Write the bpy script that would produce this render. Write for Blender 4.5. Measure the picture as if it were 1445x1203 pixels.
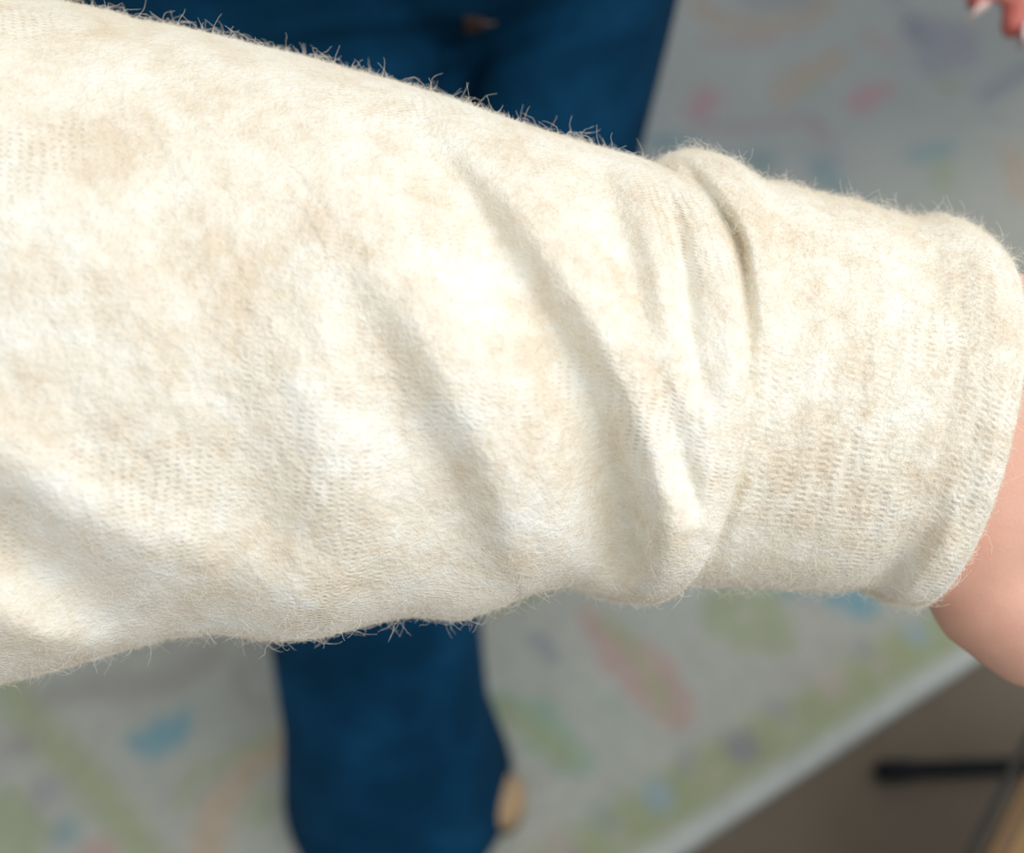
import bpy, bmesh, math
import numpy as np
from mathutils import Vector, Matrix

rng = np.random.default_rng(7)
for _o in list(bpy.data.objects):
    bpy.data.objects.remove(_o)
scene = bpy.context.scene
COL = scene.collection

# ------------------------------------------------------------------ camera
F_PX, W_PX, H_PX = 1300.0, 1445.0, 1203.0
CAM_H, PITCH = 1.15, math.radians(55)
cam_d = bpy.data.cameras.new('camera')
cam_d.sensor_width = 36.0
cam_d.sensor_fit = 'HORIZONTAL'
cam_d.lens = F_PX / W_PX * 36.0
cam_d.clip_start = 0.01
cam_d.dof.use_dof = True
cam_d.dof.focus_distance = 0.276
cam_d.dof.aperture_fstop = 4.3
cam = bpy.data.objects.new('camera', cam_d)
cam.location = (0, 0, CAM_H)
cam.rotation_euler = (math.pi / 2 - PITCH, 0, 0)
COL.objects.link(cam)
scene.camera = cam

# ------------------------------------------------------------------ light
world = bpy.data.worlds.new('room_light')
scene.world = world
world.use_nodes = True
bg = world.node_tree.nodes['Background']
bg.inputs['Color'].default_value = (0.98, 0.98, 0.97, 1)
bg.inputs['Strength'].default_value = 0.5

def area(name, loc, target, size, power, col):
    d = bpy.data.lights.new(name, 'AREA')
    d.shape = 'RECTANGLE'
    d.size, d.size_y = size
    d.energy = power
    d.color = col
    o = bpy.data.objects.new(name, d)
    o.location = loc
    o.rotation_euler = (Vector(target) - Vector(loc)).to_track_quat('-Z', 'Y').to_euler()
    COL.objects.link(o)
    return o

area('overhead_key', (0.75, -0.05, 2.05), (0.05, 0.2, 0.9), (1.6, 1.6), 19.5, (1.0, 0.99, 0.98))  # added soft panel, unseen, set close overhead so light falls off towards the floor

vs = scene.view_settings
vs.view_transform = 'Standard'
vs.look = 'None'
vs.gamma = 1.0
vs.use_curve_mapping = False
vs.exposure = 0.03

# ------------------------------------------------------------------ helpers
SP, CP = math.sin(PITCH), math.cos(PITCH)

def to_world(X, Y, D):
    """camera-frame right, up, depth (metres) to world"""
    return np.stack([X, D * CP + Y * SP, CAM_H - D * SP + Y * CP], -1)

def pw(px, py, d):
    px, py, d = np.asarray(px, float), np.asarray(py, float), np.asarray(d, float)
    return to_world((px - W_PX / 2) / F_PX * d, (H_PX / 2 - py) / F_PX * d, d)

def PW(px, py, d):
    return Vector(pw(px, py, d))

def to_px(co):
    x, y, z = co[:, 0], co[:, 1], co[:, 2] - CAM_H
    d = y * CP - z * SP
    u = y * SP + z * CP
    return W_PX / 2 + F_PX * x / d, H_PX / 2 - F_PX * u / d, d

def lin(c):
    return tuple(((v / 255) / 12.92 if v <= 10 else (((v / 255) + .055) / 1.055) ** 2.4) for v in c)

def obj(name, me, mat=None, parent=None, **props):
    o = bpy.data.objects.new(name, me)
    COL.objects.link(o)
    if mat is not None:
        me.materials.append(mat)
    if parent is not None:
        o.parent = parent
    for k, v in props.items():
        o[k] = v
    return o

def grid_mesh(name, V, wrap_v=False, flip=False, uv=None):
    """V: (nu, nv, 3) grid to mesh"""
    nu, nv = V.shape[:2]
    me = bpy.data.meshes.new(name)
    idx = np.arange(nu * nv).reshape(nu, nv)
    if wrap_v:
        b = np.roll(idx, -1, axis=1)
        a = idx
        q = np.stack([a[:-1], a[1:], b[1:], b[:-1]], -1).reshape(-1, 4)
    else:
        q = np.stack([idx[:-1, :-1], idx[1:, :-1], idx[1:, 1:], idx[:-1, 1:]], -1).reshape(-1, 4)
    if flip:
        q = q[:, ::-1]
    me.vertices.add(nu * nv)
    me.vertices.foreach_set('co', V.reshape(-1).astype(np.float32))
    n = len(q)
    me.loops.add(n * 4)
    me.loops.foreach_set('vertex_index', q.reshape(-1).astype(np.int32))
    me.polygons.add(n)
    me.polygons.foreach_set('loop_start', np.arange(0, n * 4, 4, dtype=np.int32))
    me.polygons.foreach_set('use_smooth', np.ones(n, dtype=bool))
    me.update(calc_edges=True)
    if uv is not None:
        l = me.uv_layers.new(name='UVMap')
        l.data.foreach_set('uv', uv.reshape(-1, 2)[q.reshape(-1)].reshape(-1).astype(np.float32))
    me.validate()
    return me

def smooth(me):
    me.polygons.foreach_set('use_smooth', np.ones(len(me.polygons), dtype=bool))
    return me

def add_tube(bm, pts, radii, seg=20, flat=None, side=None):
    """closed lofted tube; radii scalars or (r1, r2); side = reference vector of r1"""
    pts = [Vector(p) for p in pts]
    n = len(pts)
    rings = []
    prev = None
    for i, p in enumerate(pts):
        t = (pts[min(i + 1, n - 1)] - pts[max(i - 1, 0)]).normalized()
        ref = Vector(side) if side is not None else (prev if prev is not None else (Vector((0, 0, 1)) if abs(t.z) < .9 else Vector((1, 0, 0))))
        a = (ref - t * ref.dot(t)).normalized()
        prev = a
        b = t.cross(a)
        r = radii[i]
        r1, r2 = r if isinstance(r, (tuple, list)) else (r, r)
        rings.append([bm.verts.new(p + a * (math.cos(k / seg * 2 * math.pi) * r1) + b * (math.sin(k / seg * 2 * math.pi) * r2)) for k in range(seg)])
    for i in range(n - 1):
        for k in range(seg):
            bm.faces.new((rings[i][k], rings[i][(k + 1) % seg], rings[i + 1][(k + 1) % seg], rings[i + 1][k]))
    # rounded ends
    for ring, p, q in ((rings[0], pts[0], pts[1]), (rings[-1], pts[-1], pts[-2])):
        t = (p - q).normalized()
        rr = sum((v.co - p).length for v in ring) / seg
        last = ring
        for k in (1, 2, 3):
            an = k / 4 * math.pi / 2
            cur = [bm.verts.new(p + (v.co - p) * math.cos(an) + t * rr * .8 * math.sin(an)) for v in ring]
            for j in range(seg):
                f = (last[j], last[(j + 1) % seg], cur[(j + 1) % seg], cur[j])
                bm.faces.new(f if ring is rings[-1] else f[::-1])
            last = cur
        bm.faces.new(last if ring is rings[-1] else last[::-1])

def add_ball(bm, c, r, rot=None):
    m = Matrix.Translation(Vector(c)) @ (rot.to_4x4() if rot is not None else Matrix.Identity(4)) @ Matrix.Diagonal((*r, 1))
    bmesh.ops.create_uvsphere(bm, u_segments=24, v_segments=16, radius=1, matrix=m)

def capsule(bm, pts, radii, seg=14, **k):
    add_tube(bm, pts, radii, seg, **k)

def fuse(bm, voxel, iters=6, factor=.5):
    """union of overlapping closed shells into one continuous skin"""
    bmesh.ops.recalc_face_normals(bm, faces=bm.faces)
    me = bpy.data.meshes.new('tmp')
    bm.to_mesh(me)
    bm.free()
    o = bpy.data.objects.new('tmp', me)
    COL.objects.link(o)
    r = o.modifiers.new('r', 'REMESH')
    r.mode = 'VOXEL'
    r.voxel_size = voxel
    s = o.modifiers.new('s', 'SMOOTH')
    s.factor = factor
    s.iterations = iters
    dg = bpy.context.evaluated_depsgraph_get()
    res = bpy.data.meshes.new_from_object(o.evaluated_get(dg))
    bpy.data.objects.remove(o)
    return smooth(res)

def coords(me):
    a = np.empty(len(me.vertices) * 3, np.float32)
    me.vertices.foreach_get('co', a)
    return a.reshape(-1, 3).astype(float)

def normals(me):
    a = np.empty(len(me.vertices) * 3, np.float32)
    me.vertices.foreach_get('normal', a)
    return a.reshape(-1, 3).astype(float)

def set_coords(me, co):
    me.vertices.foreach_set('co', co.reshape(-1).astype(np.float32))
    me.update()

def vnoise(x, y, seed):
    """smooth value noise in [-1, 1]"""
    r = np.random.default_rng(seed).uniform(-1, 1, (64, 64))
    xi, yi = np.floor(x).astype(int), np.floor(y).astype(int)
    fx, fy = x - xi, y - yi
    fx, fy = fx * fx * (3 - 2 * fx), fy * fy * (3 - 2 * fy)
    g = lambda i, j: r[i % 64, j % 64]
    return (g(xi, yi) * (1 - fx) + g(xi + 1, yi) * fx) * (1 - fy) + (g(xi, yi + 1) * (1 - fx) + g(xi + 1, yi + 1) * fx) * fy

def crease(px, py, pts, wl, wr):
    """gaussian ridge along a polyline of (x, y, amplitude); wl / wr widths left / right of travel"""
    pts = np.array(pts, float)
    # dense smooth resample
    t = np.linspace(0, len(pts) - 1, 90)
    k = np.arange(len(pts))
    P = np.stack([np.interp(t, k, pts[:, j]) for j in range(3)], -1)
    for _ in range(3):
        P[1:-1] = (P[:-2] + 2 * P[1:-1] + P[2:]) / 4
    T = np.gradient(P[:, :2], axis=0)
    T /= np.linalg.norm(T, axis=1)[:, None] + 1e-9
    out = np.zeros_like(px)
    w = max(wl, wr) * 3
    m = (px > P[:, 0].min() - w) & (px < P[:, 0].max() + w) & (py > P[:, 1].min() - w) & (py < P[:, 1].max() + w)
    ids = np.nonzero(m)[0]
    for c in np.array_split(ids, max(1, len(ids) // 40000)):
        dx = px[c][:, None] - P[None, :, 0]
        dy = py[c][:, None] - P[None, :, 1]
        i = np.argmin(dx * dx + dy * dy, axis=1)
        r = np.arange(len(c))
        ex, ey = dx[r, i], dy[r, i]
        d = np.hypot(ex, ey)
        sgn = T[i, 0] * ey - T[i, 1] * ex      # > 0: right of travel on screen (y down)
        wd = np.where(sgn > 0, wr, wl)
        out[c] = P[i, 2] * np.exp(-(d / wd) ** 2)
    return out

# ------------------------------------------------------------------ material helpers
def new_mat(name, rough=.8, spec=.3):
    m = bpy.data.materials.new(name)
    m.use_nodes = True
    nt = m.node_tree
    b = nt.nodes['Principled BSDF']
    b.inputs['Roughness'].default_value = rough
    b.inputs['Specular IOR Level'].default_value = spec
    return m, nt, b

def N(nt, kind, **inp):
    n = nt.nodes.new(kind)
    for k, v in inp.items():
        if k.startswith('_'):
            setattr(n, k[1:], v)
        else:
            n.inputs[k.replace('__', ' ')].default_value = v
    return n

def ramp(nt, fac, stops):
    r = nt.nodes.new('ShaderNodeValToRGB')
    e = r.color_ramp.elements
    while len(e) < len(stops):
        e.new(.5)
    for el, (p, c) in zip(e, stops):
        el.position = p
        el.color = (*c, 1)
    nt.links.new(fac, r.inputs['Fac'])
    return r.outputs['Color']

def mix(nt, fac, a, b, mode='MIX'):
    n = nt.nodes.new('ShaderNodeMix')
    n.data_type = 'RGBA'
    n.blend_type = mode
    for s, v in ((n.inputs['Factor'], fac), (n.inputs['A'], a), (n.inputs['B'], b)):
        if hasattr(v, 'is_output'):
            nt.links.new(v, s)
        else:
            s.default_value = v if not isinstance(v, tuple) else (*v[:3], 1)
    return n.outputs['Result']

def math_n(nt, op, a, b=0.0):
    n = nt.nodes.new('ShaderNodeMath')
    n.operation = op
    for s, v in ((n.inputs[0], a), (n.inputs[1], b)):
        if hasattr(v, 'is_output'):
            nt.links.new(v, s)
        else:
            s.default_value = v
    return n.outputs[0]

def noise(nt, vec, scale, detail=3, rough=.5):
    n = N(nt, 'ShaderNodeTexNoise', Scale=scale, Detail=detail, Roughness=rough)
    nt.links.new(vec, n.inputs['Vector'])
    return n.outputs['Fac']

def bump(nt, bsdf, height, strength, dist):
    n = N(nt, 'ShaderNodeBump', Strength=strength, Distance=dist)
    nt.links.new(height, n.inputs['Height'])
    nt.links.new(n.outputs['Normal'], bsdf.inputs['Normal'])

def obj_co(nt):
    return nt.nodes.new('ShaderNodeTexCoord').outputs['Object']

# ------------------------------------------------------------------ floor
def mat_floor():
    m, nt, b = new_mat('taupe_floor', .75, .25)
    co = obj_co(nt)
    c = ramp(nt, noise(nt, co, 3.5, 5, .6), [(.3, lin((108, 99, 85))), (.7, lin((124, 114, 100)))])
    c2 = mix(nt, noise(nt, co, 260, 2), c, (.10, .085, .07))
    c = mix(nt, .35, c, c2)
    nt.links.new(c, b.inputs['Base Color'])
    bump(nt, b, noise(nt, co, 420, 2), .4, .002)
    return m

def box_mesh(name, x0, x1, y0, y1, z0, z1, bev=0.0, seg=2):
    bm = bmesh.new()
    bmesh.ops.create_cube(bm, size=1, matrix=Matrix.Translation(((x0 + x1) / 2, (y0 + y1) / 2, (z0 + z1) / 2)) @ Matrix.Diagonal((x1 - x0, y1 - y0, z1 - z0, 1)))
    if bev:
        bmesh.ops.bevel(bm, geom=list(bm.edges), offset=bev, segments=seg, profile=.5, affect='EDGES')
    me = bpy.data.meshes.new(name)
    bm.to_mesh(me)
    bm.free()
    return me

obj('floor', box_mesh('floor', -4, 4, -3, 5, -.06, 0), mat_floor(), kind='structure')

# ------------------------------------------------------------------ rug
# woven motifs in rug coordinates (metres): p along the near edge, q inward
MOTIFS = [
 ('P','blue',[(-0.531,0.451),(-0.502,0.44),(-0.49,0.451),(-0.469,0.442),(-0.449,0.444),(-0.439,0.433),(-0.468,0.4),(-0.49,0.405),(-0.506,0.406),(-0.513,0.39),(-0.514,0.416),(-0.526,0.43)]),
 ('L','mauve',0.014,[(-0.368,0.456),(-0.376,0.433),(-0.374,0.399)]),
 ('L','peach',0.034,[(-0.358,0.338),(-0.407,0.335),(-0.45,0.316),(-0.474,0.274),(-0.496,0.233)]),
 ('L','mauve',0.028,[(-0.608,0.547),(-0.539,0.525),(-0.456,0.483),(-0.4,0.491)]),
 ('L','olive',0.033,[(-0.644,0.612),(-0.614,0.503),(-0.586,0.432),(-0.56,0.364),(-0.541,0.311),(-0.524,0.266)]),
 ('L','mauve',0.023,[(-0.65,0.498),(-0.626,0.489)]),
 ('D','lav',0.022,(-0.626,0.43)),
 ('D','pink',0.025,(-0.591,0.331)),
 ('D','teal',0.017,(-0.616,0.372)),
 ('L','olive',0.013,[(-0.485,0.335),(-0.462,0.362),(-0.407,0.36),(-0.363,0.351)]),
 ('D','sage',0.026,(-0.411,0.284)),
 ('P','sage',[(-0.685,0.454),(-0.65,0.458),(-0.626,0.378),(-0.668,0.339),(-0.711,0.364)]),
 ('L','purple',0.013,[(-0.031,0.31),(-0.019,0.307),(-0.021,0.289),(-0.021,0.272)]),
 ('P','pink',[(0.048,0.324),(0.076,0.301),(0.088,0.243),(0.109,0.235),(0.099,0.214),(0.122,0.193),(0.104,0.167),(0.115,0.146),(0.092,0.11),(0.066,0.124),(0.05,0.165),(0.036,0.187),(0.043,0.215),(0.022,0.228),(0.042,0.254),(0.04,0.293)]),
 ('L','olive',0.016,[(0.069,0.284),(0.079,0.264),(0.076,0.219),(0.078,0.152)]),
 ('P','green',[(-0.097,0.277),(-0.07,0.243),(-0.043,0.228),(-0.051,0.204),(-0.039,0.184),(-0.044,0.163),(-0.032,0.143),(-0.046,0.121),(-0.068,0.13),(-0.092,0.153),(-0.092,0.176),(-0.116,0.194),(-0.093,0.204),(-0.101,0.219),(-0.117,0.235),(-0.128,0.259)]),
 ('L','olive',0.021,[(-0.101,0.25),(-0.083,0.202),(-0.064,0.154)]),
 ('P','sage',[(0.184,0.224),(0.214,0.255),(0.3,0.206),(0.274,0.153),(0.267,0.13),(0.239,0.135),(0.224,0.147),(0.202,0.163),(0.178,0.2)]),
 ('D','cream',0.012,(0.232,0.198)),
 ('P','green',[(0.008,0.195),(0.032,0.193),(0.035,0.18),(0.014,0.182)]),
 ('P','olive',[(-0.065,0.361),(-0.014,0.36),(0.033,0.349),(-0.032,0.394)]),
 ('P','blue',[(0.336,0.167),(0.371,0.163),(0.401,0.161),(0.411,0.13),(0.395,0.118),(0.376,0.114),(0.358,0.124),(0.359,0.144),(0.338,0.151)]),
 ('L','teal',0.029,[(0.309,0.203),(0.362,0.178)]),
 ('D','lavd',0.025,(0.125,0.064)),
 ('D','blueL',0.022,(0.001,0.064)),
 ('D','greyg',0.019,(-0.068,0.079)),
 ('D','lav',0.017,(0.195,0.081)),
 ('D','pinkL',0.023,(0.269,0.073)),
 ('D','lav',0.015,(0.054,0.077)),
 ('D','cream',0.013,(-0.063,0.053)),
 ('D','pinkL',0.01,(0.072,0.048)),
 ('D','cream',0.012,(0.196,0.054)),
 ('D','pinkL',0.02,(-0.13,0.079)),
 ('D','lav',0.017,(0.337,0.086)),
 ('D','blueL',0.018,(0.41,0.071)),
 ('D','pinkL',0.014,(0.34,0.058)),
 ('D','cream',0.01,(0.231,0.196)),
 ('L','peach',0.041,[(1.038,1.403),(1.031,1.33),(1.113,1.262),(1.2,1.234),(1.282,1.266)]),
 ('L','pink',0.024,[(0.966,1.286),(1.034,1.238),(1.103,1.224)]),
 ('P','peach',[(0.947,1.029),(0.993,1.086),(1.099,1.114),(1.198,1.119),(1.198,1.088),(1.136,1.063),(1.055,1.061),(0.978,1.029)]),
 ('P','rose',[(0.774,1.09),(0.833,1.13),(0.885,1.176),(0.873,1.135),(0.889,1.098),(0.803,1.065)]),
 ('L','pinkg',0.029,[(0.799,1.059),(0.853,1.011),(0.943,0.986),(0.999,0.963),(0.971,0.901)]),
 ('P','rose',[(1.069,0.96),(1.121,0.986),(1.216,0.989),(1.2,0.95),(1.094,0.927)]),
 ('P','lav',[(1.417,1.167),(1.503,1.031),(1.415,0.945),(1.282,0.951),(1.334,1.042)]),
 ('P','purple',[(1.408,1.15),(1.425,1.129),(1.379,1.037),(1.353,1.031),(1.348,1.086)]),
 ('D','purple',0.022,(1.349,0.847)),
 ('L','purple',0.025,[(1.349,0.847),(1.452,0.865),(1.521,0.875)]),
 ('D','olive',0.025,(1.3,0.913)),
 ('L','teal',0.028,[(1.088,0.776),(1.121,0.778),(1.163,0.775)]),
 ('L','teal',0.035,[(0.915,0.857),(0.903,0.808),(0.905,0.783)]),
 ('D','teal',0.03,(0.826,0.915)),
 ('D','olive',0.018,(0.802,0.885)),
 ('L','peach',0.028,[(1.265,0.709),(1.204,0.645),(1.174,0.6)]),
 ('L','sage',0.028,[(1.127,0.745),(1.068,0.691)]),
 ('L','teal',0.038,[(0.693,1.058),(0.726,1.031)]),
 ('L','mauve',0.039,[(1.146,1.365),(1.183,1.333),(1.276,1.292)]),
 ('L','purple',0.017,[(1.435,1.202),(1.463,1.256)]),
]

RUG_COL = {
    'field': (176, 180, 173), 'blue': (120, 163, 176), 'mauve': (160, 158, 156), 'peach': (186, 170, 150),
    'olive': (163, 172, 140), 'lav': (158, 158, 164), 'lavd': (140, 138, 152), 'pink': (184, 160, 155), 'teal': (128, 160, 164),
    'sage': (163, 172, 145), 'purple': (140, 145, 156), 'green': (146, 174, 155), 'cream': (180, 182, 172),
    'blueL': (150, 174, 188), 'greyg': (150, 162, 156), 'pinkL': (180, 172, 165), 'rose': (188, 152, 152), 'pinkg': (170, 158, 158)}
RUG_TH = math.radians(29.5)
RUG_O = (.2007, .2049)

def pip(P, x, y):
    P = np.array(P)
    ins = np.zeros(len(x), bool)
    for (x0, y0), (x1, y1) in zip(P, np.roll(P, -1, 0)):
        c = (y0 > y) != (y1 > y)
        ins ^= c & (x < (x1 - x0) * (y - y0) / (y1 - y0 + 1e-12) + x0)
    return ins

def seg_dist(pts, x, y):
    d = np.full(len(x), 9.0)
    for (x0, y0), (x1, y1) in zip(pts[:-1], pts[1:]):
        vx, vy = x1 - x0, y1 - y0
        t = np.clip(((x - x0) * vx + (y - y0) * vy) / (vx * vx + vy * vy + 1e-12), 0, 1)
        d = np.minimum(d, np.hypot(x - x0 - t * vx, y - y0 - t * vy))
    return d

def build_rug():
    p = np.arange(-1.0, 2.4, .0075)
    q = np.arange(0, 2.0, .0075)
    P, Q = np.meshgrid(p, q, indexing='ij')
    x, y = P.reshape(-1), Q.reshape(-1)
    wx = x + .006 * vnoise(x * 14, y * 14, 3)
    wy = y + .006 * vnoise(x * 14 + 9, y * 14, 4)
    C = {k: np.array(lin(v)) * 1.1 for k, v in RUG_COL.items()}
    col = np.tile(C['field'], (len(x), 1))
    n1 = vnoise(x * 5, y * 5, 5)
    col = col * (1 + .05 * n1[:, None])
    col[:, 0] *= 1 + .03 * vnoise(x * 7 + 3, y * 7, 6)
    # scattered leaf motifs over the part of the field nobody sees through the sleeve
    g = np.random.default_rng(12)
    names = ['peach', 'rose', 'teal', 'sage', 'purple', 'pink', 'olive']
    for _ in range(70):
        cx, cy = g.uniform(-.9, 2.3), g.uniform(.3, 1.9)
        a, r = g.uniform(0, 3.14), g.uniform(.02, .05)
        if cx < 1.0 and cy < .42:
            continue
        u = (wx - cx) * math.cos(a) + (wy - cy) * math.sin(a)
        v = -(wx - cx) * math.sin(a) + (wy - cy) * math.cos(a) + 3 * u * u
        k = np.clip(2.2 - 2.2 * np.hypot(u / (2 * r), v / (.7 * r)), 0, 1) * .55
        col = col * (1 - k[:, None]) + C[names[g.integers(len(names))]] * k[:, None]
    # border
    def band(q0, q1, c, a=1.0):
        k = np.clip((wy - q0) / .006, 0, 1) * np.clip((q1 - wy) / .006, 0, 1) * a
        return c, k
    for c, k in (band(.026, .088, 'olive'), band(.094, .102, 'olive', .8), band(.088, .094, 'cream', .8), band(.104, .116, 'cream', .5), band(.118, .124, 'sage', .8)):
        col = col * (1 - k[:, None]) + C[c] * k[:, None]
    k = np.clip((.026 - y) / .006, 0, 1)[:, None]
    col = col * (1 - k) + np.array(lin((206, 213, 211))) * k
    for i in range(60):                                  # rosettes of the border beyond those in view
        cx = -1 + i * .058
        if -.12 < cx < .5:
            continue
        kk = np.clip(2 - 2 * np.hypot(wx - cx, wy - .056) / (.022 if i % 2 else .014), 0, 1)[:, None]
        col = col * (1 - kk) + C[['lavd', 'pinkL', 'blueL', 'lav'][i % 4]] * kk
    for mo in MOTIFS:
        if mo[0] == 'P':
            k = pip(mo[2], wx, wy).astype(float)
        elif mo[0] == 'L':
            k = np.clip(1.4 - seg_dist(mo[3], wx, wy) / (mo[2] / 2) * .8, 0, 1)
        else:
            d = np.hypot(wx - mo[3][0], wy - mo[3][1]) / mo[2]
            k = np.clip(3 - 3 * d, 0, 1) * (.55 + .45 * np.clip(d * 2, 0, 1))
        k = (k * .88)[:, None]
        col = col * (1 - k) + C[mo[1]] * k
    g3 = col.reshape(len(p), len(q), 3)

    def blur(a, n):
        for _ in range(n):
            b = a.copy()
            b[1:-1] = (a[:-2] + 2 * a[1:-1] + a[2:]) / 4
            a = b.copy()
            a[:, 1:-1] = (b[:, :-2] + 2 * b[:, 1:-1] + b[:, 2:]) / 4
        return a
    soft = blur(g3, 1)
    softer = blur(soft, 3)                 # motif edges blurred further in the far field
    k = np.clip((Q - .45) / .2, 0, 1)[..., None]
    col = (soft * (1 - k) + softer * k).reshape(-1, 3)
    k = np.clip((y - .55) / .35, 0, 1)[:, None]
    col = col * (1 - k) + col * np.array([.66, .70, .78]) * k  # dimmer, bluer light over the far rug, painted into its colour
    wv = 1 + .05 * rng.standard_normal(len(x))
    col = np.clip(col * wv[:, None], 0, 1)
    z = .012 + .0008 * vnoise(x * 40, y * 40, 8)
    edge = np.minimum(np.minimum(x - p[0], p[-1] - x), np.minimum(y, q[-1] - y))
    z = z * np.clip(edge / .004 * .5 + .02, 0, 1) ** .5
    ct, st = math.cos(RUG_TH), math.sin(RUG_TH)
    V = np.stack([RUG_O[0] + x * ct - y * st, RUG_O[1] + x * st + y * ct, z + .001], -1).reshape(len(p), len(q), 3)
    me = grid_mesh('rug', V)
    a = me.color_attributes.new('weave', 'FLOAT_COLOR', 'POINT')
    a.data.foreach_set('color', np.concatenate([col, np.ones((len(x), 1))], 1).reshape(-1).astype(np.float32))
    m, nt, b = new_mat('woven_rug', .95, .1)
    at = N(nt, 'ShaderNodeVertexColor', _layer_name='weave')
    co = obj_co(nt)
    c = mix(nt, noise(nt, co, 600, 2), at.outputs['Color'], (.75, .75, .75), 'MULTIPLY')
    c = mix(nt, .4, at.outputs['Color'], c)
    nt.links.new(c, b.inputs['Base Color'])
    b.inputs['Sheen Weight'].default_value = .15
    bump(nt, b, noise(nt, co, 900, 2), .5, .002)
    o = obj('rug', me, m, label='pale grey-green floral rug with olive border of rosettes under the jeans wearer', category='rug')
    so = o.modifiers.new('thickness', 'SOLIDIFY')
    so.thickness = .001
    so.offset = 0
    return o

build_rug()

# ------------------------------------------------------------------ c-shaped side table at the lower right
def build_table():
    m_w, nt, b = new_mat('golden_wood', .45, .4)
    co = obj_co(nt)
    mp = N(nt, 'ShaderNodeMapping')
    mp.inputs['Scale'].default_value = (2.5, 60, 60)
    nt.links.new(co, mp.inputs['Vector'])
    nz = noise(nt, mp.outputs['Vector'], 1.6, 5, .6)
    c = ramp(nt, nz, [(.3, lin((70, 46, 14))), (.5, lin((116, 86, 40))), (.72, lin((146, 114, 60)))])
    nt.links.new(c, b.inputs['Base Color'])
    bump(nt, b, nz, .25, .001)
    m_b, nt, b = new_mat('black_metal', .5, .15)
    co = obj_co(nt)
    c = ramp(nt, noise(nt, co, 30, 3), [(.3, (.003, .005, .008)), (.7, (.006, .009, .014))])
    nt.links.new(c, b.inputs['Base Color'])
    m_r, nt, b = new_mat('dark_edge_band', .6, .3)
    c = ramp(nt, noise(nt, obj_co(nt), 40, 3), [(.3, lin((30, 29, 24))), (.7, lin((44, 41, 34)))])
    nt.links.new(c, b.inputs['Base Color'])
    root = bpy.data.objects.new('side_table', None)
    COL.objects.link(root)
    A = PW(1445, 1045, .7193)
    B = PW(1365, 1203, .6731)
    e = Vector((A.x - B.x, A.y - B.y, 0)).normalized()
    ang = math.atan2(e.y, e.x)
    # local frame: x along the visible edge, y to the left of it; table body lies at -y
    root.location = (B.x, B.y, 0)
    root.rotation_euler = (0, 0, ang)
    root['label'] = 'golden wooden side table with black metal base at lower right corner'
    root['category'] = 'table'
    L0, L1, Wd, ht = -.18, .30, .36, .42
    pn = 5
    for i in range(pn):
        y1 = -.012 - i * (Wd - .024) / pn
        y0 = y1 - (Wd - .024) / pn + .0015
        o = obj('plank', box_mesh('plank', L0 + .012, L1 - .012, y0, y1, ht - .006, ht, .0012, 2), m_w, root)
    bm = bmesh.new()
    for x0, x1, y0, y1 in ((L0, L1, -.005, 0), (L0, L1, -Wd, -Wd + .005), (L0, L0 + .005, -Wd + .005, -.005), (L1 - .005, L1, -Wd + .005, -.005)):
        bmesh.ops.create_cube(bm, size=1, matrix=Matrix.Translation(((x0 + x1) / 2, (y0 + y1) / 2, ht - .0030)) @ Matrix.Diagonal((x1 - x0, y1 - y0, .0055, 1)))
    me = bpy.data.meshes.new('edge_band')
    bm.to_mesh(me)
    bm.free()
    obj('edge_band', me, m_r, root, label='thin dark band round the wooden top')
    # base: bars on the floor, in root space
    inv = (Matrix.Translation(root.location) @ Matrix.Rotation(ang, 4, 'Z')).inverted()

    def bar(name, a, b_, r, mat=m_b):
        bm = bmesh.new()
        add_tube(bm, [inv @ Vector(a), inv @ Vector(b_)], [r, r], 16)
        me = bpy.data.meshes.new(name)
        bm.to_mesh(me)
        bm.free()
        return obj(name, smooth(me), mat, root)
    f0 = PW(1252, 1086, 1.0925)
    f1 = PW(1440, 1079, 1.094)
    d = (f1 - f0).normalized()
    f0.z = f1.z = .018
    far = f0 + d * .34
    far.z = .018
    bar('foot_bar', f0, far, .010)
    bar('foot_cap', f0 - d * .004, f0 + d * .026, .0125)
    off = Vector((d.y, -d.x, 0)) * .26
    bar('foot_bar', f0 + off, far + off, .010)
    bar('foot_cap', f0 + off - d * .004, f0 + off + d * .026, .0145)
    bar('cross_bar', far, far + off, .010)
    up = Vector((0, 0, ht - .027))
    bar('leg', far, far + up, .010)
    bar('leg', far + off, far + off + up, .010)
    bar('top_rail', far + up, far + up - d * .24, .010)
    bar('top_rail', far + off + up, far + off + up - d * .24, .010)

build_table()

# ------------------------------------------------------------------ person: materials
def mat_skin():
    m, nt, b = new_mat('skin', .5, .4)
    co = obj_co(nt)
    big = noise(nt, co, 22, 4, .6)
    c = ramp(nt, big, [(.25, lin((226, 172, 150))), (.55, lin((236, 188, 166))), (.8, lin((240, 198, 178)))])
    fine = noise(nt, co, 700, 3)
    c = mix(nt, .25, c, mix(nt, fine, c, (.62, .30, .24)))
    fl = N(nt, 'ShaderNodeVertexColor', _layer_name='flush_shade')
    c = mix(nt, fl.outputs['Color'], c, lin((190, 92, 88)))
    nt.links.new(c, b.inputs['Base Color'])
    b.inputs['Subsurface Weight'].default_value = .25
    b.inputs['Subsurface Radius'].default_value = (.012, .005, .003)
    b.inputs['Subsurface Scale'].default_value = .6
    v = N(nt, 'ShaderNodeTexVoronoi', Scale=900.0)
    nt.links.new(co, v.inputs['Vector'])
    h = math_n(nt, 'ADD', math_n(nt, 'MULTIPLY', v.outputs['Distance'], .4), noise(nt, co, 160, 4))
    bump(nt, b, h, .12, .001)
    return m

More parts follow.
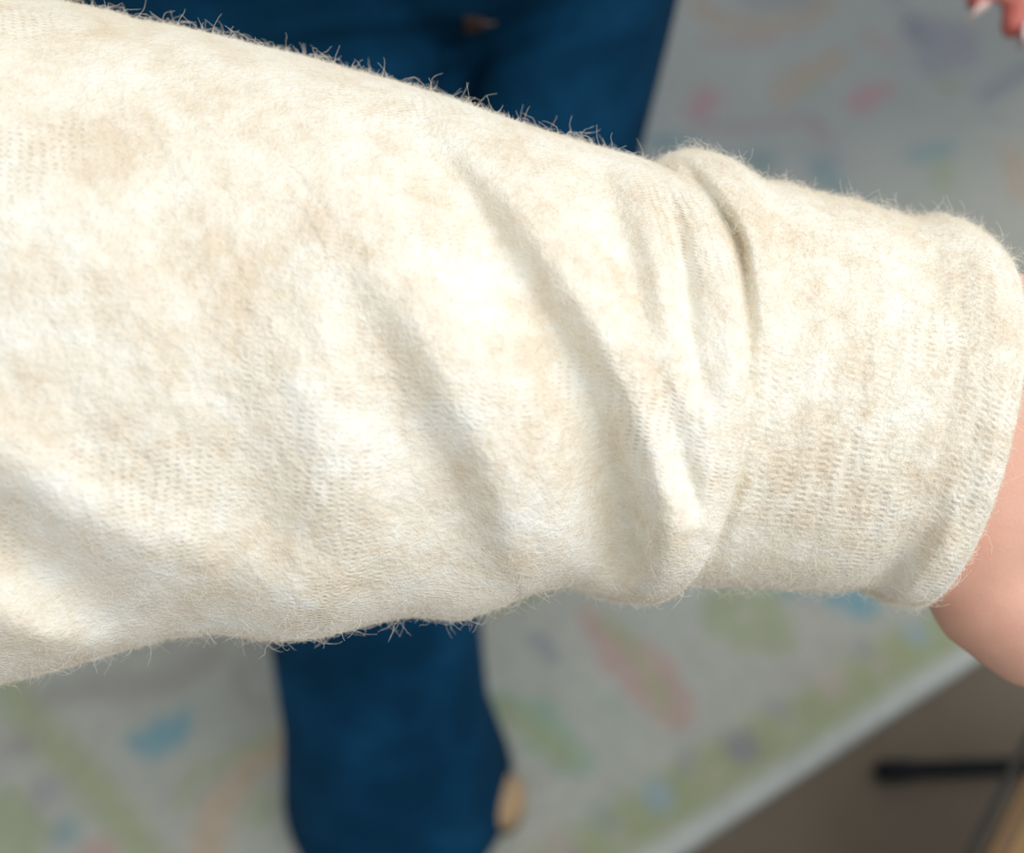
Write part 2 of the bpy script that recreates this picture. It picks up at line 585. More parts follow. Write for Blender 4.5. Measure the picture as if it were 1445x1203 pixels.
def knit_nodes(nt, vec):
    n1 = noise(nt, vec, 46, 4, .62)
    n2 = noise(nt, vec, 150, 4, .65)
    n3 = noise(nt, vec, 700, 2, .6)
    f = math_n(nt, 'ADD', math_n(nt, 'MULTIPLY', n1, .55), math_n(nt, 'ADD', math_n(nt, 'MULTIPLY', n2, .3), math_n(nt, 'MULTIPLY', n3, .15)))
    c = ramp(nt, f, KNIT_STOPS)
    return c, n1, n2, n3

KNIT_STOPS = [(.38, lin((233, 221, 199))), (.5, lin((244, 239, 224))), (.62, lin((250, 250, 242)))]

def mat_knit(name, pu, pv, strength, lo=.5, mixr=.42):
    m, nt, b = new_mat(name, .95, .12)
    co = obj_co(nt)
    c, n1, n2, n3 = knit_nodes(nt, co)
    uv = N(nt, 'ShaderNodeUVMap', _uv_map='UVMap')
    # wobble the stitch grid a little
    wob = N(nt, 'ShaderNodeTexNoise', Scale=120.0, Detail=2.0)
    nt.links.new(co, wob.inputs['Vector'])
    off = nt.nodes.new('ShaderNodeVectorMath')
    off.operation = 'MULTIPLY_ADD'
    nt.links.new(wob.outputs['Color'], off.inputs[0])
    off.inputs[1].default_value = (.0060, .0022, 0)
    nt.links.new(uv.outputs['UV'], off.inputs[2])
    sep = nt.nodes.new('ShaderNodeSeparateXYZ')
    nt.links.new(off.outputs[0], sep.inputs[0])
    su = math_n(nt, 'SINE', math_n(nt, 'MULTIPLY', sep.outputs['X'], 2 * math.pi / pu))
    sv = math_n(nt, 'SINE', math_n(nt, 'MULTIPLY', sep.outputs['Y'], 2 * math.pi / pv))
    row = math_n(nt, 'ADD', math_n(nt, 'MULTIPLY', sv, mixr), math_n(nt, 'MULTIPLY', math_n(nt, 'MULTIPLY', su, sv), 1 - mixr))
    # stitches show only where the nap has worn thin
    wear = noise(nt, co, 26, 3, .5)
    mask = N(nt, 'ShaderNodeMapRange')
    mask.inputs['From Min'].default_value = lo
    mask.inputs['From Max'].default_value = lo + .2
    nt.links.new(wear, mask.inputs['Value'])
    h = math_n(nt, 'MULTIPLY', row, math_n(nt, 'ADD', math_n(nt, 'MULTIPLY', mask.outputs['Result'], strength), strength * .12))
    gap = N(nt, 'ShaderNodeMapRange')
    gap.inputs['From Min'].default_value = -.35
    gap.inputs['From Max'].default_value = -1.0
    nt.links.new(h, gap.inputs['Value'])
    c = mix(nt, math_n(nt, 'MULTIPLY', gap.outputs['Result'], .5), c, lin((196, 172, 146)))
    hh = math_n(nt, 'ADD', math_n(nt, 'MULTIPLY', h, .27), math_n(nt, 'ADD', math_n(nt, 'MULTIPLY', n2, 1.2), math_n(nt, 'MULTIPLY', n3, 1.0)))
    bump(nt, b, hh, .55, .0011)
    nt.links.new(c, b.inputs['Base Color'])
    b.inputs['Sheen Weight'].default_value = .25
    b.inputs['Sheen Roughness'].default_value = .6
    return m

def mat_fuzz():
    m, nt, b = new_mat('wool_fibre', .9, .1)
    co = obj_co(nt)
    c, *_ = knit_nodes(nt, co)
    c = mix(nt, .5, c, lin((246, 240, 228)))
    nt.links.new(c, b.inputs['Base Color'])
    return m

def mat_denim():
    m, nt, b = new_mat('denim', .9, .06)
    co = obj_co(nt)
    big = noise(nt, co, 9, 5, .6)
    fine = noise(nt, co, 900, 2)
    c = ramp(nt, big, [(.3, lin((0, 40, 66))), (.5, lin((1, 50, 82))), (.72, lin((14, 70, 110)))])
    c = mix(nt, math_n(nt, 'MULTIPLY', fine, .2), c, (.03, .11, .19))
    nt.links.new(c, b.inputs['Base Color'])
    bump(nt, b, math_n(nt, 'ADD', fine, math_n(nt, 'MULTIPLY', noise(nt, co, 60, 4), 2.0)), .4, .0015)
    return m

M_SKIN, M_FUZZ, M_DENIM = mat_skin(), mat_fuzz(), mat_denim()
M_SLEEVE = mat_knit('cream_brushed_knit', .0034, .0018, .9, .48, .42)
M_CUFF = mat_knit('cream_ribbed_knit', .0050, .0020, .85, .40, .5)

# ------------------------------------------------------------------ person: body, one continuous skin
HIP = Vector((-.075, .64, .90))
CHEST = Vector((-.065, .50, 1.22))
NECK = Vector((-.06, .40, 1.40))
LEG_F = [PW(370, -150, .63), PW(390, 100, .66), PW(430, 350, .73), PW(480, 600, .83), PW(527, 850, .945), PW(546, 1000, 1.01), PW(563, 1095, 1.076)]
LEG_F_R = [270, 255, 222, 186, 152, 147, 162]
LEG_F_D = [.60, .63, .70, .80, .92, .99, 1.076]
LEG_B = [PW(780, -120, .66), PW(772, 0, .68), PW(742, 210, .73), PW(725, 430, .90), PW(735, 570, 1.10), PW(740, 670, 1.30)]
LEG_B_R = [205, 190, 166, 138, 112, 90]
LEG_B_D = [.64, .65, .70, .87, 1.05, 1.22]

def build_body():
    bm = bmesh.new()
    # trunk, neck, head
    add_tube(bm, [HIP + Vector((0, .04, -.03)), HIP + Vector((0, -.03, .08)), CHEST, NECK + Vector((0, .03, -.05))], [(.13, .07), (.115, .075), (.15, .10), (.13, .07)], 28, side=(1, 0, 0))
    add_tube(bm, [NECK + Vector((0, .03, -.06)), NECK + Vector((0, -.01, .06))], [.055, .05], 18)
    hc = NECK + Vector((0, -.03, .16))
    add_ball(bm, hc, (.075, .092, .112))
    add_ball(bm, hc + Vector((0, -.02, -.06)), (.055, .065, .06))
    add_tube(bm, [hc + Vector((0, -.088, .01)), hc + Vector((0, -.105, -.03))], [.008, .013], 10)
    add_tube(bm, [hc + Vector((-.02, -.086, -.062)), hc + Vector((.02, -.086, -.062))], [.007, .007], 10)
    for s in (-1, 1):
        add_ball(bm, hc + Vector((s * .076, .01, -.01)), (.01, .02, .032))
    # legs, slimmer than the trousers
    for pts, rr, dd, foot in ((LEG_F, LEG_F_R, LEG_F_D, (.6, -.5)), (LEG_B, LEG_B_R, LEG_B_D, (.35, -.9))):
        rad = [r / F_PX * d for r, d in zip(rr, dd)]
        k = np.interp(np.linspace(0, 1, len(pts)), [0, .5, 1], [.62, .55, .38])
        pl = [p.copy() for p in pts]
        pl[-1].z = .07
        add_tube(bm, pl, [r * q for r, q in zip(rad, k)], 24)
        a = pl[-1]
        dirv = Vector((foot[0], foot[1], 0)).normalized()
        add_tube(bm, [a - dirv * .04 + Vector((0, 0, -.025)), a + dirv * .06 + Vector((0, 0, -.025)), a + dirv * .10 + Vector((0, 0, -.034))], [.026, .026, .014], 14)
    # right arm: shoulder, elbow inside the sleeve, wrist leaving the cuff
    sh = Vector((-.23, .42, 1.32))
    el = PW(-250, 440, .30)
    add_tube(bm, [Vector((-.09, .44, 1.34)), sh, (sh + el) / 2, el], [.055, .052, .044, .038], 20)
    wr = PW(1180, 590, .318)
    add_tube(bm, [el, PW(200, 500, .308), PW(800, 560, .312), wr], [.036, .034, .028, .028], 20)
    up = (PW(1400, 300, .315) - PW(1400, 900, .315)).normalized()
    # wrist widening into the heel of the hand
    add_tube(bm, [PW(1120, 585, .318), PW(1260, 612, .320), PW(1370, 624, .320), PW(1480, 636, .322), PW(1640, 672, .326)],
             [(.036, .024), (.0480, .027), (.0605, .030), (.0605, .029), (.048, .017)], 32, side=up)
    # thumb mound and thumb
    add_tube(bm, [PW(1360, 775, .328), PW(1402, 832, .322), PW(1480, 888, .318), PW(1580, 950, .31), PW(1670, 1010, .305)], [.020, .0235, .0235, .0125, .0095], 18)
    # four fingers of different length, relaxed
    for i, (oy, L, w) in enumerate(((-150, 300, .0088), (-55, 345, .0092), (45, 330, .009), (130, 255, .008))):
        x0, y0 = 1600, 672 + oy
        add_tube(bm, [PW(x0, y0, .325), PW(x0 + L * .45, y0 + 18 + oy * .05, .323), PW(x0 + L * .78, y0 + 40 + oy * .1, .335), PW(x0 + L, y0 + 52 + oy * .12, .352)],
                 [w * 1.15, w, w * .92, w * .8], 14)
    # left arm hanging beside the hip, hand at the upper right
    sh = Vector((.11, .44, 1.32))
    el = Vector((.33, .56, 1.09))
    wr = PW(1600, -420, .56)
    kn = PW(1535, -170, .545)
    add_tube(bm, [Vector((-.03, .44, 1.34)), sh, (sh + el) / 2, el], [.055, .052, .042, .038], 20)
    add_tube(bm, [el, (el + wr) / 2, wr], [.038, .036, .026], 20)
    add_tube(bm, [wr, (wr + kn) / 2, kn], [(.030, .019), (.038, .016), (.040, .013)], 24, side=(1, .2, 0))
    for pts in FINGERS_L:
        add_tube(bm, [PW(*p[:3]) for p in pts], [p[3] for p in pts], 14)
    me = fuse(bm, .0032, 5)
    return me

# fingers of the left hand: (px, py, depth, radius)
FINGERS_L = [
    [(1500, -190, .54, .0095), (1475, -105, .525, .009), (1428, -36, .515, .0080), (1376, 0, .508, .0064)],
    [(1510, -180, .54, .0098), (1470, -95, .525, .0093), (1444, -20, .515, .0086), (1430, 40, .508, .0072)],
    [(1550, -180, .545, .0096), (1520, -95, .53, .0090), (1500, -30, .52, .0083), (1490, 10, .515, .007)],
    [(1590, -190, .55, .0085), (1570, -120, .54, .008), (1555, -65, .53, .0073), (1548, -30, .525, .0062)],
    [(1480, -330, .54, .011), (1420, -260, .52, .0105), (1370, -190, .505, .0095), (1345, -140, .498, .008)],
]

def add_flush_shade(me):
    co = coords(me)
    f = np.zeros(len(co))
    for pts in FINGERS_L:
        tip = np.array(PW(*pts[-1][:3]))
        f = np.maximum(f, np.clip(1.25 - np.linalg.norm(co - tip, axis=1) / .03, 0, .85))  # fingertip redness together with the hand's shade, painted into the skin colour
    a = me.color_attributes.new('flush_shade', 'FLOAT_COLOR', 'POINT')
    a.data.foreach_set('color', np.stack([f, f, f, np.ones_like(f)], -1).reshape(-1).astype(np.float32))
    return me

person = obj('person', add_flush_shade(build_body()), M_SKIN, label='person in cream fuzzy knit sweater and blue jeans holding out one forearm', category='person')

def mat_simple(name, c0, c1, rough=.5, spec=.4, scale=40):
    m, nt, b = new_mat(name, rough, spec)
    nt.links.new(ramp(nt, noise(nt, obj_co(nt), scale, 3), [(.3, lin(c0)), (.7, lin(c1))]), b.inputs['Base Color'])
    return m

def build_nails():
    m = mat_simple('pale_nail', (228, 200, 196), (236, 212, 208), .3, .5, 60)
    for p, dx, tilt, kc in ((FINGERS_L[0], 50, 100, .15), (FINGERS_L[1], 100, 20, .4)):
        b0, tip = PW(*p[2][:3]), PW(*p[3][:3])
        ax = (tip - b0).normalized()
        side = PW(p[3][0] + dx, p[3][1] + tilt, p[3][2]) - tip
        cam_dir = (Vector((0, 0, CAM_H)) - tip).normalized()
        out = (side.normalized() * .9 + cam_dir * kc)
        out = (out - ax * out.dot(ax)).normalized()
        w = ax.cross(out)
        r = p[3][3]
        c = tip + ax * .003
        nu, nv = 10, 9
        V = np.zeros((nu, nv, 3))
        for i in range(nu):
            for j in range(nv):
                u = i / (nu - 1)
                t = (j / (nv - 1) - .5) * 2
                hw = math.sqrt(max(0, 1 - (2 * u - 1) ** 4)) * .95
                an = t * hw * 1.0
                V[i, j] = c + ax * ((u - .45) * .014) + w * (math.sin(an) * r * 1.04) + out * (math.cos(an) * r * 1.04 + .0006 - .001 * u)
        o = obj('fingernail', grid_mesh('fingernail', V), m, person, label='pale polished fingernail')
        s = o.modifiers.new('t', 'SOLIDIFY')
        s.thickness = .0006
    # hair cap, above the frame
    hc = NECK + Vector((0, -.03, .16))
    bm = bmesh.new()
    add_ball(bm, hc + Vector((0, .018, .022)), (.086, .096, .108))
    add_ball(bm, hc + Vector((0, .05, -.07)), (.075, .055, .11))
    obj('hair', fuse(bm, .006, 4), mat_simple('brown_hair', (50, 34, 24), (74, 50, 34), .5, .4, 80), person, label='brown hair')

build_nails()

# ------------------------------------------------------------------ jeans
def build_jeans():
    bm = bmesh.new()
    for pts, rr, dd in ((LEG_F, LEG_F_R, LEG_F_D), (LEG_B, LEG_B_R, LEG_B_D)):
        rad = [r / F_PX * d for r, d in zip(rr, dd)]
        pts = [p.copy() for p in pts]
        add_tube(bm, pts + [pts[-1] + Vector((0, -.01, -.07))], rad + [rad[-1] * 1.03], 40)
    add_ball(bm, HIP + Vector((0, .02, .0)), (.20, .135, .15))
    add_tube(bm, [HIP + Vector((0, 0, 0)), HIP + Vector((0, -.02, .10))], [(.175, .12), (.15, .105)], 36, side=(1, 0, 0))
    # open hems: cut flat just above the floor
    me = fuse(bm, .005, 10)
    bm = bmesh.new()
    bm.from_mesh(me)
    bmesh.ops.bisect_plane(bm, geom=bm.verts[:] + bm.edges[:] + bm.faces[:], plane_co=(0, 0, .034), plane_no=(0, 0, -1), clear_outer=True)
    bm.to_mesh(me)
    bm.free()
    co, no = coords(me), normals(me)
    px, py, d = to_px(co)
    facing = np.clip(-(no[:, 1] * CP - no[:, 2] * SP), 0, 1)
    h = np.zeros(len(co))
    # seat and thigh creases round the fly
    for pts, wl, wr, in (
            ([(640, 170, -12), (645, 105, -20), (672, 75, -18), (715, 55, -15), (765, 30, -11), (820, 10, -4)], 22, 26),
            ([(690, 18, -8), (715, 2, -14), (745, -20, -12)], 18, 18),
            ([(330, 60, 4), (450, 30, 7), (560, 20, 6), (640, 25, 4)], 18, 18),
            ([(420, 75, -5), (520, 55, -8), (620, 62, -8)], 14, 14),
            ([(300, 10, -5), (420, -5, -6), (560, -10, -4)], 14, 14),
            ([(540, 95, 4), (600, 88, 6), (630, 88, 3)], 16, 16),
            ([(720, 95, 6), (800, 60, 7), (900, 35, 5)], 26, 26),
            ([(930, 30, -2), (860, 90, -2), (760, 150, -1.5)], 18, 18),
            ([(640, 900, 3), (662, 980, 4), (680, 1060, 4), (650, 1150, 5)], 16, 22),
            ([(610, 930, -3), (630, 1040, -4), (610, 1150, -4)], 18, 18),
            ([(470, 900, 3), (480, 1040, 3), (500, 1200, 3)], 24, 24)):
        h += crease(px, py, pts, wl, wr)
    h += 1.6 * vnoise(co[:, 0] * 30, co[:, 2] * 14, 21) + 1.0 * vnoise(co[:, 0] * 60 + 5, co[:, 2] * 45, 22)
    co += no * (h * facing * .001)[:, None]
    set_coords(me, co)
    jeans = obj('jeans', smooth(me), M_DENIM, person, label='dark blue denim jeans with wide legs')
    s = jeans.modifiers.new('cloth', 'SOLIDIFY')
    s.thickness = .002
    s.offset = -1
    # bar tack and thread end at the foot of the fly: sits on the cloth
    from mathutils.bvhtree import BVHTree
    bv = BVHTree.FromPolygons([tuple(c) for c in co], [tuple(p.vertices) for p in me.polygons])
    o0 = Vector((0, 0, CAM_H))

    def on(px_, py_, lift=.0012):
        dr = (PW(px_, py_, 1) - o0).normalized()
        hit = bv.ray_cast(o0, dr)
        return hit[0] + hit[1] * lift
    bm = bmesh.new()
    for k in range(7):
        x = 656 + k * 4.2
        add_tube(bm, [on(x, 22 + k * .6), on(x + 1, 32), on(x + 2, 44 - k)], [.0010, .0012, .0010], 8)
    mm = bpy.data.meshes.new('bar_tack')
    bm.to_mesh(mm)
    bm.free()
    m_th = mat_simple('rust_thread', (82, 66, 64), (98, 80, 72), .8, .2, 300)
    obj('bar_tack', smooth(mm), m_th, jeans, label='rust brown stitched bar tack')
    bm = bmesh.new()
    add_tube(bm, [on(676, 29), on(684, 26, .003), on(692, 25, .004), on(698, 25.5, .003)], [.0009, .0008, .0007, .0005], 8)
    mm = bpy.data.meshes.new('thread_end')
    bm.to_mesh(mm)
    bm.free()
    obj('thread_end', smooth(mm), mat_simple('tan_thread', (116, 106, 88), (130, 118, 98), .8, .2, 300), jeans, label='loose tan thread end')
    return jeans

jeans = build_jeans()

# ------------------------------------------------------------------ boots
def build_boot(c, dirv):
    """tan boot: toe towards dirv"""
    m = mat_simple('tan_leather', (176, 150, 116), (192, 166, 132), .6, .3, 25)
    ms = mat_simple('dark_sole', (92, 76, 50), (110, 92, 62), .7, .2, 25)
    d = Vector((dirv[0], dirv[1], 0)).normalized()
    s = Vector((-d.y, d.x, 0))
    z = Vector((0, 0, 1))
    bm = bmesh.new()
    add_tube(bm, [c - d * .06 + z * .062, c + d * .02 + z * .062, c + d * .09 + z * .052, c + d * .125 + z * .046], [(.034, .040), (.038, .042), (.039, .032), (.030, .024)], 24, side=s)
    add_tube(bm, [c - d * .03 + z * .06, c - d * .03 + z * .16], [.042, .043], 24, side=s)
    boot = obj('boot', fuse(bm, .004, 5), m, person, label='tan leather boot under the hem')
    bm = bmesh.new()
    add_tube(bm, [c - d * .055 + z * .0275, c + d * .02 + z * .0275, c + d * .09 + z * .0275, c + d * .128 + z * .0275], [(.037, .0105), (.038, .0105), (.042, .0105), (.033, .0105)], 24, side=s)
    obj('sole', fuse(bm, .003, 3), ms, boot, label='dark tan sole')

_toe = PW(716, 1140, 1.075)
_hem = LEG_F[-1]
_d = Vector((_toe.x - _hem.x, _toe.y - _hem.y, 0))
_dn = _d.normalized()
build_boot(Vector((_toe.x, _toe.y, 0)) - _dn * .125, _dn)
build_boot(Vector((LEG_B[-1].x, LEG_B[-1].y, 0)) - Vector((.3, -.9, 0)).normalized() * .02, (.3, -.9))

# ------------------------------------------------------------------ sweater trunk (above and beside the frame)
def build_sweater():
    bm = bmesh.new()
    add_tube(bm, [HIP + Vector((0, -.03, .10)), HIP + Vector((0, -.05, .19)), CHEST + Vector((0, .01, 0)), NECK + Vector((0, .03, -.04))], [(.19, .145), (.185, .135), (.20, .135), (.09, .075)], 36, side=(1, 0, 0))
    sh = Vector((-.23, .42, 1.32))
    el = PW(-330, 440, .30)
    add_tube(bm, [Vector((-.08, .43, 1.33)), sh, (sh + el) / 2, el], [.085, .08, .075, .075], 24)
    sh = Vector((.11, .44, 1.32))
    el = Vector((.33, .56, 1.09))
    wr = PW(1600, -440, .56)
    add_tube(bm, [Vector((-.04, .43, 1.33)), sh, (sh + el) / 2, el], [.085, .08, .07, .065], 24)
    add_tube(bm, [el, (el + wr) / 2, (el * .1 + wr * .9)], [.062, .055, .042], 24)
    me = fuse(bm, .008, 8)
    m, nt, b = new_mat('cream_knit_trunk', .95, .12)
    co = obj_co(nt)
    c, n1, n2, n3 = knit_nodes(nt, co)
    nt.links.new(c, b.inputs['Base Color'])
    bump(nt, b, n2, .4, .0015)
    return obj('sweater', me, m, person, label='cream brushed knit sweater')

sweater = build_sweater()

# ------------------------------------------------------------------ sleeve and cuff
TOP = np.array([(-420, -110), (-250, -72), (-100, -40), (0, -17), (76, 0), (156, 16), (194, 28), (249, 37), (301, 49), (363, 65), (415, 76), (500, 100), (555, 114), (633, 138), (710, 166), (788, 191), (865, 213), (905, 224), (931, 237)], float)
BOT = np.array([(-420, 1010), (-250, 1000), (-100, 980), (0, 963), (52, 952), (114, 934), (173, 917), (242, 899), (301, 892), (346, 898), (391, 904), (450, 899), (500, 885), (541, 875), (583, 868), (620, 873), (648, 875), (683, 863), (716, 848), (757, 832), (800, 826), (826, 833), (850, 844), (874, 850), (905, 851)], float)
CTOP = np.array([(900, 262), (925, 240), (940, 224), (955, 216), (969, 213), (991, 214), (1019, 221), (1041, 233), (1059, 248), (1072, 255), (1111, 260), (1145, 272), (1202, 283), (1239, 295), (1285, 308), (1310, 306), (1334, 305), (1360, 313), (1387, 332), (1402, 352)], float)
CBOT = np.array([(870, 815), (930, 822), (988, 822), (1023, 823), (1075, 826), (1132, 832), (1180, 833), (1210, 828), (1232, 836), (1250, 849), (1284, 854)], float)

def curve_at(C, s):
    """point on a polyline at fraction s of its x range, lightly smoothed"""
    x = C[0, 0] + (C[-1, 0] - C[0, 0]) * s
    xs = np.linspace(C[0, 0], C[-1, 0], 600)
    ys = np.interp(xs, C[:, 0], C[:, 1])
    k = np.ones(9) / 9
    ys = np.convolve(np.pad(ys, 4, mode='edge'), k, 'valid')
    return x, np.interp(x, xs, ys)

def tube_surface(T, B, bulge, depth, thick, nu, nv, folds, skew=None):
    s = np.linspace(0, 1, nu)[:, None]
    th = np.linspace(-math.pi, math.pi, nv, endpoint=False)[None, :]     # 0 faces the camera, +-pi/2 silhouettes
    tx, ty = curve_at(T, s)
    bx, by = curve_at(B, s)
    mx, my = (tx + bx) / 2, (ty + by) / 2
    hx, hy = (tx - bx) / 2, (ty - by) / 2
    sn, cs = np.sin(th), np.cos(th)
    px = mx + hx * sn + bulge(s) * cs
    py = my + hy * sn + bulge(s) * cs * .07
    half = np.hypot(hx, hy) / F_PX * depth(s)
    # slightly squarer than an ellipse
    c2 = np.sign(cs) * np.abs(cs) ** .85
    D = depth(s) - thick(s) * half * c2
    f = folds(px.reshape(-1), py.reshape(-1)).reshape(px.shape) * .001
    D = D - f * np.clip(cs * 2.2, 0, 1) ** .7
    return px, py, D, s, th

SL_FOLDS = [
    # (points with amplitude in mm, width left of travel, width right of travel); travel runs downwards
    ([(550, 130, -1.2), (590, 185, -3.2), (640, 250, -5), (690, 320, -6), (745, 410, -7), (800, 500, -8), (838, 580, -9.5), (862, 660, -13), (880, 730, -15), (893, 790, -13), (890, 840, -8)], 28, 58),
    ([(640, 170, 1), (720, 270, 3.5), (790, 370, 5), (850, 470, 6), (895, 560, 7), (922, 640, 9), (942, 710, 11), (942, 780, 12), (905, 845, 9)], 60, 34),
    ([(470, 370, -1), (520, 460, -2.6), (560, 560, -4.2), (610, 640, -5.5), (650, 720, -5.5), (690, 800, -5), (705, 850, -3)], 40, 80),
    ([(480, 320, 1.5), (560, 420, 4), (620, 510, 5), (670, 600, 5), (705, 690, 5), (725, 790, 3.5)], 70, 44),
    ([(935, 260, -1), (957, 330, -4), (966, 400, -5), (970, 470, -4), (985, 560, -2)], 16, 24),
    ([(880, 225, 1), (915, 300, 3.5), (938, 380, 4.5), (952, 470, 4), (975, 560, 2.5), (1000, 650, 1)], 20, 34),
    ([(835, 210, -1), (862, 280, -2.5), (890, 370, -2.5), (915, 470, -1.5)], 22, 22),
    ([(925, 520, -1), (950, 600, -3), (968, 670, -4.5), (982, 715, -3)], 18, 22),
    ([(-150, 690, -6), (0, 765, -9), (70, 812, -9), (140, 858, -7), (210, 890, -4)], 55, 50),
    ([(-150, 560, 3), (0, 640, 5.5), (100, 715, 6), (200, 765, 6), (300, 800, 5), (430, 850, 4)], 60, 60),
    ([(-50, 850, 3), (50, 900, 5), (120, 925, 4)], 30, 30),
    ([(150, 380, .5), (200, 470, 1), (240, 560, .5)], 40, 40),
    ([(100, 480, .5), (160, 560, 1), (220, 640, .5)], 40, 40),
    ([(300, 480, -.6), (340, 600, -1.2), (370, 720, -1.5), (400, 800, -1)], 40, 60),
    ([(420, 440, 1), (440, 560, 2), (470, 700, 2)], 50, 40),
    ([(780, 560, 1), (800, 680, 2), (810, 790, 2)], 50, 40),
    # the rolled right-hand rim
    ([(985, 280, 1), (1015, 330, 2), (1030, 420, 2.5), (1032, 520, 2.5), (1020, 640, 2.5), (990, 740, 2)], 18, 26),
]

def sleeve_folds(px, py):
    h = np.zeros_like(px)
    for pts, wl, wr in SL_FOLDS:
        h += crease(px, py, pts, wl, wr)
    # gentle lumps, stretched along the fold direction
    a = math.radians(62)
    u = px * math.cos(a) + py * math.sin(a)
    v = -px * math.sin(a) + py * math.cos(a)
    h += .7 * vnoise(u / 130, v / 70, 31) + .35 * vnoise(u / 55, v / 30, 32) + .22 * vnoise(u / 20, v / 14, 33) + .12 * vnoise(px / 8, py / 8, 34)
    return h

CUFF_FOLDS = [
    ([(970, 238, -3), (1003, 275, -5), (1028, 312, -6.5), (1044, 345, -7), (1053, 400, -5), (1058, 450, -2.5), (1060, 520, -1), (1052, 640, -1), (1035, 710, -1), (1010, 770, -1)], 9, 10),
    ([(1000, 225, 3), (1050, 290, 4), (1075, 360, 3), (1088, 450, 2)], 20, 26),
    ([(1330, 730, -.5), (1290, 775, -3), (1262, 805, -5), (1238, 838, -5)], 22, 18),
    ([(1380, 720, 1), (1335, 790, 3), (1290, 835, 4)], 26, 26),
    ([(1285, 320, -1), (1300, 360, -1), (1310, 420, -.5)], 25, 25),
    ([(1390, 360, 1), (1420, 450, 2), (1422, 560, 2), (1400, 690, 2)], 20, 26),
]

def cuff_folds(px, py):
    h = np.zeros_like(px)
    for pts, wl, wr in CUFF_FOLDS:
        h += crease(px, py, pts, wl, wr)
    u = px + .12 * py
    h += .35 * vnoise(px / 60, py / 45, 41) + .25 * vnoise(px / 24, py / 20, 42) + 0.16 * np.sin(2 * math.pi * (u + 6 * vnoise(px / 80, py / 80, 44)) / 43) + .14 * vnoise(px / 8, py / 7, 43)
    return h

def close_surface(px, py, D, s, th, lip_px, lip_n, lip_in, both=False):
    """append rings that roll the right-hand edge inward"""
    V = pw(px, py, D)
    c = V[-1].mean(0)
    ax = V[-1].mean(0) - V[-12].mean(0)
    ax /= np.linalg.norm(ax)
    rings = [V]
    edge = V[-1]
    for k in range(1, lip_n + 1):
        an = k / lip_n * math.pi
        sh = lip_px * math.sin(an)
        rad = lip_px * (1 - math.cos(an))
        d = c + ax * 0 - edge
        d = d - (d @ ax)[:, None] * ax
        d /= np.linalg.norm(d, axis=1)[:, None]
        rings.append((edge + ax * sh + d * rad)[None])
    last = rings[-1][0]
    for k in range(1, 5):
        rings.append((last - ax * lip_in * k / 4 + d * lip_in * .5 * k / 4)[None])
    return np.concatenate(rings, 0)

def uv_of(V):
    du = np.linalg.norm(np.diff(V, axis=0), axis=2).mean(1)
    u = np.concatenate([[0], np.cumsum(du)])
    dv = np.linalg.norm(np.roll(V, -1, 1) - V, axis=2).mean(0)
    v = np.concatenate([[0], np.cumsum(dv)[:-1]])
    return np.stack(np.meshgrid(u, v, indexing='ij'), -1)

sl = tube_surface(TOP, BOT, lambda s: 20 + 100 * s ** 2.2, lambda s: .300 + .006 * s, lambda s: .50 + .14 * s, 520, 640, sleeve_folds)
VS = close_surface(*sl, .0045, 8, .02)
# rounded elbow at the left end, where the upper arm turns up out of the picture
_r0, _c0 = VS[0], VS[0].mean(0)
_ax = _c0 - VS[30].mean(0)
_ax /= np.linalg.norm(_ax)
_cap = [(_c0 + (_r0 - _c0) * math.cos(a) + _ax * .075 * math.sin(a))[None] for a in np.linspace(math.pi / 2 * .99, math.pi / 2 / 24, 24)]
VS = np.concatenate(_cap + [VS], 0)
sleeve = obj('sleeve', grid_mesh('sleeve', VS, wrap_v=True, uv=uv_of(VS)), M_SLEEVE, sweater, label='cream fuzzy knit sleeve with diagonal folds')
cu = tube_surface(CTOP, CBOT, lambda s: 60 + 22 * s, lambda s: .310 + .006 * s, lambda s: .62 + .10 * s, 260, 560, cuff_folds)
VC = close_surface(*cu, .003, 8, .014)
cuff = obj('cuff', grid_mesh('cuff', VC, wrap_v=True, uv=uv_of(VC)), M_CUFF, sweater, label='cream ribbed knit cuff at the wrist')

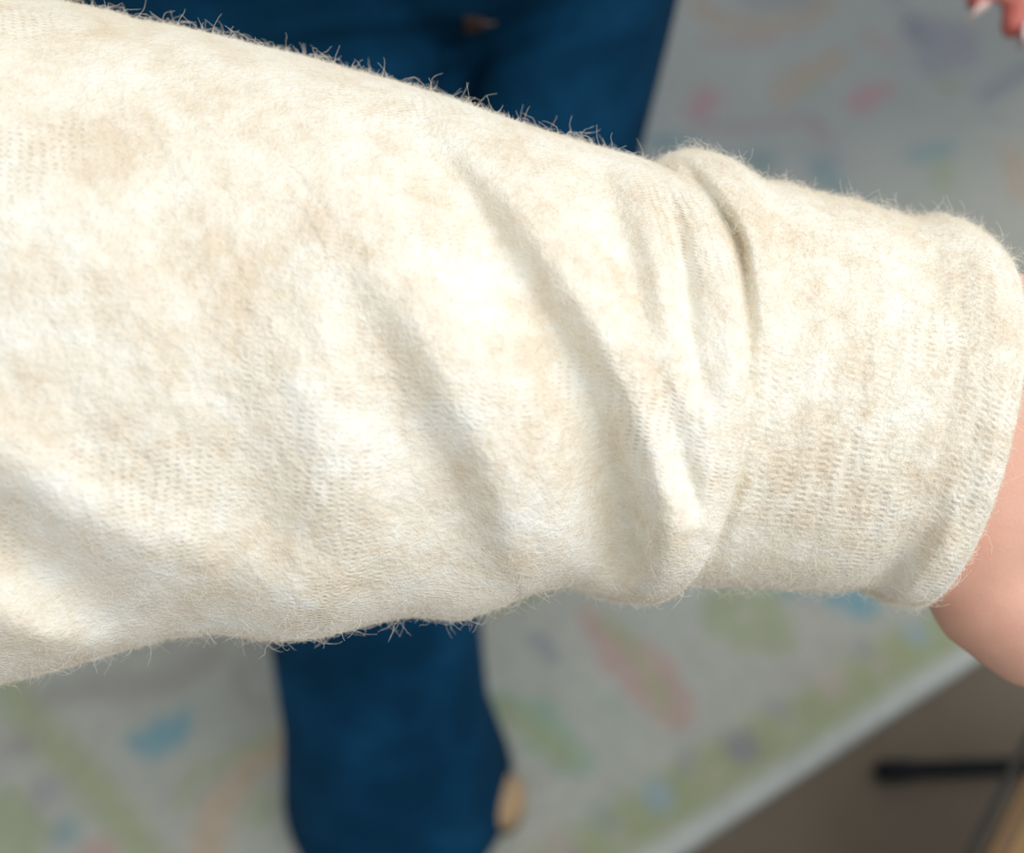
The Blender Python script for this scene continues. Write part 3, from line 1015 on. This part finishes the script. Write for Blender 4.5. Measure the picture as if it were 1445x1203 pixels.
# ------------------------------------------------------------------ wool fuzz
def fuzz(name, V, n, parent, seed, keep, front_gain=2.5):
    g = np.random.default_rng(seed)
    nu, nv = V.shape[:2]
    nu = keep
    A = V[:nu - 1]
    e1 = V[1:nu] - A
    e2 = np.roll(A, -1, 1) - A
    nr = np.cross(e1, e2)
    ar = np.linalg.norm(nr, axis=2)
    nr = nr / (ar[..., None] + 1e-12)
    ctr = V[:nu].mean(1)[:-1][:, None, :]
    sg = np.sign(((A - ctr) * nr).sum(2)).mean()
    nr *= sg
    cam_v = np.array([0, 0, CAM_H]) - A
    fc = (nr * cam_v).sum(2) / np.linalg.norm(cam_v, axis=2)
    w = ar * np.where(fc > -.35, front_gain, .15)
    # more where the surface turns away from the camera: the silhouettes
    w = w * (1 + 1.2 * np.exp(-(fc / .3) ** 2))
    cdf = np.cumsum(w.reshape(-1))
    idx = np.searchsorted(cdf, g.random(n) * cdf[-1])
    idx = np.minimum(idx, w.size - 1)
    i, j = idx // nv, idx % nv
    a, b = g.random((n, 1)), g.random((n, 1))
    root = A[i, j] + a * e1[i, j] + b * e2[i, j]
    nn = nr[i, j]
    long_ = g.random(n) < .016
    L = np.where(long_, g.uniform(.003, .0095, n), g.gamma(3.2, .00028, n) + .0003)
    mid_ = ~long_ & (g.random(n) < .10)
    L = np.where(mid_, g.uniform(.0014, .0036, n), L)
    t0 = g.standard_normal((n, 3))
    t0 -= (t0 * nn).sum(1)[:, None] * nn
    t0 /= np.linalg.norm(t0, axis=1)[:, None] + 1e-9
    t1 = np.cross(nn, t0)
    rise = np.where(long_, g.uniform(.5, 1.0, n), np.where(mid_, g.uniform(.3, .9, n), g.uniform(.05, .6, n)))[:, None]
    K = 8
    P = np.zeros((n, K, 3))
    P[:, 0] = root - nn * .0003
    d = nn * rise + t0 * (1 - rise * .6)
    d /= np.linalg.norm(d, axis=1)[:, None]
    turn = np.where(long_ | mid_, g.choice([-1, 1], n) * g.uniform(.35, 1.1, n), g.normal(0, .7, n))[:, None]
    dip = g.normal(.12, .4, (n, 1))
    for k in range(1, K):
        P[:, k] = P[:, k - 1] + d * (L / (K - 1))[:, None]
        d = d + t1 * turn - nn * dip + g.normal(0, .3, (n, 3))
        d /= np.linalg.norm(d, axis=1)[:, None]
    cv = bpy.data.hair_curves.new(name)
    cv.add_curves([K] * n)
    cv.attributes['position'].data.foreach_set('vector', P.reshape(-1).astype(np.float32))
    r = cv.attributes.get('radius') or cv.attributes.new('radius', 'FLOAT', 'POINT')
    rad = np.where(long_, .000048, np.where(mid_, .000034, .00004))[:, None] * np.linspace(1, .55, K)[None]
    r.data.foreach_set('value', rad.reshape(-1).astype(np.float32))
    cv.materials.append(M_FUZZ)
    o = bpy.data.objects.new(name, cv)
    COL.objects.link(o)
    o.parent = parent
    o['kind'] = 'stuff'
    o['label'] = 'fine cream wool fuzz'
    return o

fuzz('sleeve_fuzz', VS, 380000, sweater, 51, 550)
fuzz('cuff_fuzz', VC, 170000, sweater, 52, 266)
